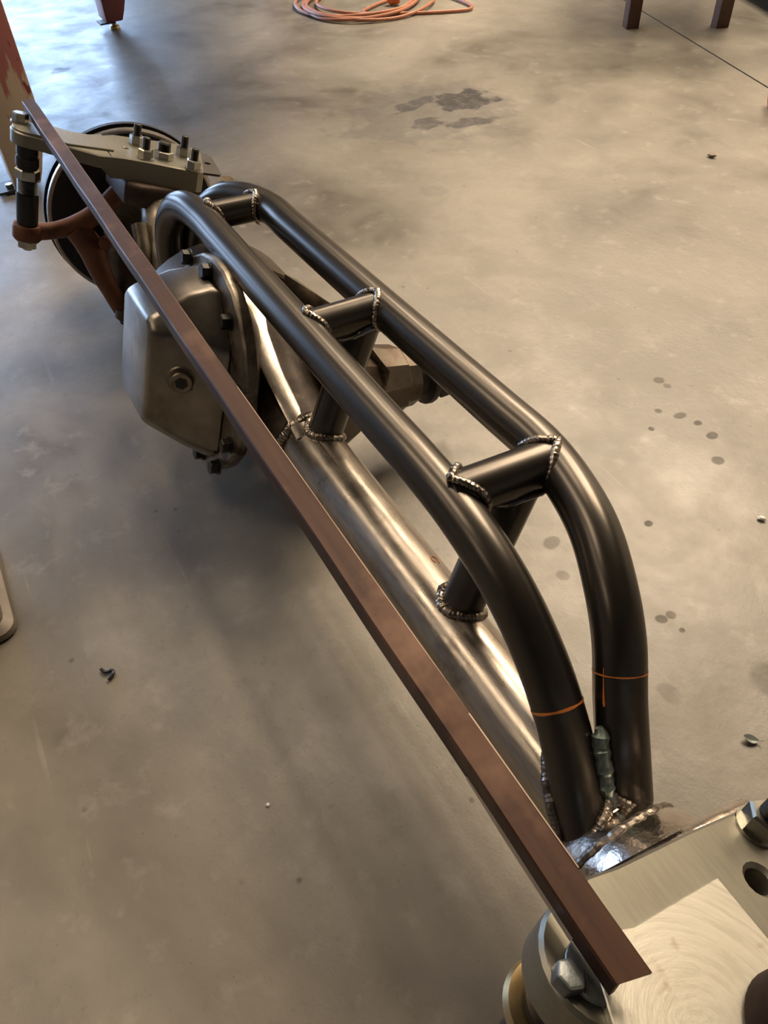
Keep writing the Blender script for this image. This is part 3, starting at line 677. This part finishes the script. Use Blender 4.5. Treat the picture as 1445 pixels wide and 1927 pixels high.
# ------------------------------------------------------------------ rusty angle iron lying across the arms
x0, x1 = -1.476, -.034
zt, yr, s_, tk = .4035, .1432, .0186, .0032
yl = yr-s_
bar = thing('angle_iron', 'long rusty brown angle iron laid across both steering arms above the axle', 'angle iron', (x0, (yl+yr)/2, zt-s_))
sec = [(yr, zt), (yr, zt-tk), (yl+tk+.001, zt-tk), (yl+tk, zt-tk-.001), (yl+tk, zt-s_), (yl, zt-s_), (yl, zt-.0012), (yl+.0012, zt)]
bm = B(); n = 48
loft(bm, [[(x0+(x1-x0)*k/n + (.004 if (k == n and y > yr-.004) else 0), y+.0004*math.sin(k*.9), z+.0003*math.sin(k*.5)) for (y, z) in sec] for k in range(n+1)])
bo = link('angle_bar', bm, M_RUSTBAR, bar, sharp=0.5)
bm = B(); box(bm, ((x0+x1)/2, yr-.0001, zt-.0003), (x1-x0)*.93, .0008, .0009); link('bare_edge', bm, metal('worn_bar_edge', (0.30, 0.24, 0.19), (0.16, 0.10, 0.07), .8, (.4, .5), 30, (.1, 1, 1), 0), bo)
bm = B(); zb_ = zt-s_; loft(bm, [[(x, yl+.0002, zb_+.0034), (x, yl-o_, zb_+.0012), (x, yl-o_, zb_+.0002), (x, yl+.0002, zb_+.0002)] for x, o_ in ((-.160, .0001), (-.12, .0012), (-.062, .0018))]); link('ground_edge', bm, M_BAREEDGE, bo)

# dark cup standing on the near arm, cut by the frame
bm = B(); lathe(bm, KF(.030, .104, .0058), KU, [(0, 0), (0, .034), (.003, .036), (.020, .034), (.026, .028), (.028, .0)], 40)
tag(link('steel_cup', bm, M_BOOT, None, root=tuple(KF(.030, .104, .0058))), 'dark brown round steel cup on the milled pad of the near steering arm', 'cup')

# ------------------------------------------------------------------ background things
stand = thing('red_leg_stand', 'red painted square steel legs under an added shading top, cream primer on the nearer leg', 'table', (-3.0, .8, 0))
def stand_leg(x, y, mat, zb, yaw):
    h = .058
    def sq(z, k0, k1):   # footprint narrows on one side towards the bottom
        R = Matrix.Rotation(yaw, 3, 'Z')
        return [Vector((x, y, 0))+R @ Vector((a*h, b*h*(1 if b < 0 else k1), 0))+Vector((0, 0, z)) for a, b in ((-1, -1), (1, -1), (1, 1), (-1, 1))]
    bm = B(); loft(bm, [sq(zb, 1, .1), sq(zb+.03, 1, .35), sq(zb+.13, 1, 1), sq(.90, 1, 1)]); lg = link('leg', bm, mat, stand, bevel=.004)
    return lg
l1 = stand_leg(-2.24, .157, M_LEGP, .012, 0)
bm = B(); box(bm, (-2.215, .095, .008), .07, .075, .006); link('foot_plate', bm, M_DARKMETAL, l1)
bm = B(); lathe(bm, (-2.205, .088, .0), (0, 0, 1), [(0, .016), (.006, .016), (.006, .009), (.02, .009)], 16); link('levelling_foot', bm, M_ZINC, l1)
l2 = stand_leg(-3.58, .752, M_LEGRED, .028, 0)
bm = B(); box(bm, (-3.555, .700, .026), .06, .06, .005); link('foot_plate', bm, M_DARKMETAL, l2)
bm = B(); lathe(bm, (-3.56, .728, .0), (0, 0, 1), [(0, .020), (.008, .018), (.010, .009), (.035, .009)], 16); link('levelling_foot', bm, M_BRASS, l2)
l3 = stand_leg(-4.45, 1.75, M_LEGRED, .0, 0)  # out-of-view leg added to carry the shading slab
bm = B(); loft(bm, [[(-2.16, -.25, z), (-2.16, 1.30, z), (-4.6, 1.95, z), (-4.6, -.1, z)] for z in (.90, .925)]); link('table_top', bm, M_DARKMETAL, stand, bevel=.003)  # overhead slab, out of view, added to shade the floor beside the legs

tb = thing('work_table', 'small steel table with square brown legs near the floor joint', 'table', (-2.3, 2.45, 0))
e1 = Vector((.18, .25, 0)); e2 = Vector((-.45, .36, 0)); p0 = Vector((-2.362, 2.284, 0))
yw = math.atan2(.25, .18)
for q in (p0, p0+e1, p0+e2, p0+e1+e2):
    bm = B(); box(bm, q+Vector((0, 0, .36)), .046, .046, .72, yw+.25); link('leg', bm, M_TABLE, tb, bevel=.002)
bm = B(); cq = p0+(e1+e2)/2; box(bm, cq+Vector((0, 0, .735)), .62, .85, .03, yw); link('table_top', bm, M_TABLE, tb, bevel=.003)

cab = thing('added_dark_cabinet', 'tall dark steel cabinet added beside the roll up door to darken the floor reflection', 'cabinet', (-6.75, 2.65, 0))  # added out of view so the floor sheen mirrors something dark
bm = B(); box(bm, (-6.75, 2.65, 1.25), .6, 1.9, 2.5); link('body', bm, M_DARKMETAL, cab, bevel=.01)
for s_y in (-1, 1):
    bm = B(); box(bm, (-6.44, 2.65+s_y*.47, 1.28), .02, .92, 2.3); dr = link('door', bm, M_DARKMETAL, cab, bevel=.004)
    bm = B(); box(bm, (-6.42, 2.65+s_y*.08, 1.2), .03, .025, .16); link('handle', bm, M_ZINC, dr, bevel=.004)

# extension cord coil
def coil_pts():
    P = []
    def el(cx, cy, rx, ry, a0, a1, n, ang=math.radians(55)):
        for k in range(n):
            a = math.radians(a0+(a1-a0)*k/n); x = rx*math.cos(a); y = ry*math.sin(a)
            P.append(Vector((cx+x*math.cos(ang)-y*math.sin(ang), cy+x*math.sin(ang)+y*math.cos(ang), .0065)))
    return P, el
P, el = coil_pts()
cx, cy = -3.27, 1.67
for k in range(5):
    el(cx+.03*math.sin(k*2), cy+.02*math.cos(k*3), .20+.016*k, .22+.02*((k*2) % 5), 20+k*9, 380+k*9, 26)
P += [Vector((-3.13, 1.60, .012)), Vector((-3.02, 1.70, .008)), Vector((-2.955, 1.80, .0065)), Vector((-2.905, 1.90, .0065)), Vector((-2.895, 1.95, .0065)), Vector((-2.95, 1.985, .0065)), Vector((-3.10, 1.99, .0065)), Vector((-3.35, 2.0, .0065))]
for i, p in enumerate(P): p.z = .0065+.010*abs(math.sin(i*.31))*(1 if i < 126 else .2)
cord = thing('extension_cord', 'coiled orange extension cord on the floor beyond the oil stain', 'cord', (cx, cy, 0))
bm = B(); sweep(bm, smooth_path(P, 3), .0062, 8); link('cable', bm, M_CORD, cord)
bm = B(); lathe(bm, (-3.17, 1.735, .022), (.35, .75, .10), [(0, .012), (.01, .021), (.045, .023), (.05, .018), (.052, .0)], 20); link('socket_end', bm, M_PLUG, cord)

# red tube end at the right edge
rt_c = Vector((-1.525, 2.05, .037)); rt_d = Vector((.55, .83, 0)).normalized()
bm = B(); prof = [(0, .027), (0, .036), (.003, .037), (.34, .037), (.34, .027)]
lathe(bm, rt_c, rt_d, prof, 40, close=True)
tag(link('red_pipe', bm, M_REDP, None, root=tuple(rt_c-Vector((0, 0, .037)))), 'short red pipe lying open end out at the right edge', 'pipe')

# machine base in the top right corner
cb = thing('machine_base', 'dark low machine base in the far right corner of the floor', 'machine', (-2.45, 3.30, 0))
ang = math.atan2(-.056, .128)
bm = B(); box(bm, (-2.37, 3.21, .075), 1.2, .62, .03, ang); link('base_plate', bm, M_DARKMETAL, cb, bevel=.005)
for sx in (-.5, .5):
    bm = B(); R = Matrix.Rotation(ang, 3, 'Z'); q = Vector((-2.37, 3.21, .03))+R @ Vector((sx, 0, 0)); box(bm, q, .1, .6, .06, ang); link('skid', bm, M_DARKMETAL, cb)
bm = B(); box(bm, (-2.10, 3.40, .39), .7, .38, .6, ang); link('machine_body', bm, M_WALL, cb, bevel=.02)

# steel stand foot at the left edge
js = thing('jack_stand', 'weathered grey steel jack stand cut by the left edge', 'jack stand', (-.87, -.27, 0))
def rsq(cx, cy, h, r, z, yaw):
    P = []
    R = Matrix.Rotation(yaw, 3, 'Z')
    for (sx, sy, a0) in ((1, 1, 0), (-1, 1, 90), (-1, -1, 180), (1, -1, 270)):
        for k in range(5):
            a = math.radians(a0+k*22.5)
            P.append(Vector((cx, cy, z))+R @ Vector((sx*(h-r)+r*math.cos(a), sy*(h-r)+r*math.sin(a), 0)))
    return P
jy = 0.0
bm = B(); loft(bm, [rsq(-.857, -.262, h, r, z, jy) for h, r, z in ((.098, .02, .0), (.102, .024, .004), (.100, .022, .012), (.090, .02, .018), (.060, .02, .14), (.045, .016, .24))]); link('base', bm, M_GREYSTAND, js)
bm = B(); lathe(bm, (-.857, -.262, .24), (0, 0, 1), [(0, .026), (.16, .026), (.16, .02)], 24); link('ratchet_post', bm, M_DARKMETAL, js)
bm = B(); loft(bm, [[(-.857+a, -.262+b, z) for a, b in ((-.05, -.02), (.05, -.02), (.05, .02), (-.05, .02))] for z in (.40, .425)]); link('saddle', bm, M_DARKMETAL, js, bevel=.004)

# floor litter ---------------------------------------------------------------
def crumb(name, label, cat, x, y, r, mat, sx=1, sy=1, sz=.6, seed=0, yaw=0):
    bm = B(); bmesh.ops.create_icosphere(bm, subdivisions=2, radius=r)
    R = Matrix.Rotation(yaw, 3, 'Z')
    for v in bm.verts:
        k = 1+.35*mnoise.noise(v.co*(1.6/r)+Vector((seed, 0, 0)))
        v.co = R @ Vector((v.co.x*sx*k, v.co.y*sy*k, v.co.z*sz*k))
    zmin = min(v.co.z for v in bm.verts)
    for v in bm.verts: v.co += Vector((x, y, -zmin))
    return tag(link(name, bm, mat, None, root=(x, y, 0), sharp=.5), label, cat)
crumb('white_crumb', 'tiny white crumb alone on the floor left of the angle iron', 'crumb', -.384, .032, .0021, M_CHIP, seed=1)
crumb('metal_chip', 'shiny pale metal chip at the right edge of the floor', 'chip', -.414, .809, .0045, M_CHIP, 1.3, .8, .7, 2, .6)
crumb('pale_chip', 'pale concrete chip on the floor behind the rear truss rail', 'chip', -1.02, .655, .010, M_CHIP, 1.2, .7, .4, 3, .5)
crumb('brown_pebble', 'small brown pebble on the open floor beyond the drip marks', 'pebble', -1.373, 1.679, .009, M_DRYLEAF, 1.2, .8, .5, 4, .3)
def leaf(name, label, x, y, L, Wd, mat, yaw, curl):
    bm = B(); n = 10; T = []; Bt = []
    R = Matrix.Rotation(yaw, 3, 'Z')
    rows = []
    for k in range(n+1):
        t = k/n; wv = Wd*math.sin(math.pi*min(1, t*1.25))**.8*(1 if t < .8 else .02)+.0004
        zc = .0012+curl*L*(t-.5)**2*.18
        rows.append([Vector((x, y, 0))+R @ Vector(((t-.5)*L, q*wv, zc+abs(q)*wv*.5)) for q in (-1, 0, 1)])
    for off in (0, 1):
        V = [[bm.verts.new(p+Vector((0, 0, off*.0006))) for p in r_] for r_ in rows]
        for A, Bq in zip(V, V[1:]):
            for j in (0, 1): bm.faces.new((A[j], A[j+1], Bq[j+1], Bq[j]))
    return tag(link(name, bm, mat, None, root=(x, y, 0)), label, 'leaf')
leaf('dry_leaf', 'small curled brown dry leaf beyond the far rotor', -1.935, .583, .05, .014, M_DRYLEAF, .6, 4.0)
leaf('grey_scrap', 'small grey leaf shaped scrap on the floor right of the truss end', -.178, .537, .022, .0048, M_GREYLEAF, .75, 6.0)
bm = B(); sweep(bm, smooth_path([(-.628, -.078, .003), (-.634, -.070, .004), (-.640, -.071, .003), (-.640, -.078, .004), (-.648, -.082, .003)], 5), .0022, 8)
tag(link('dark_twist', bm, M_BLACK, None, root=(-.638, -.076, 0)), 'tiny dark twisted scrap on the floor at the lower left', 'scrap')
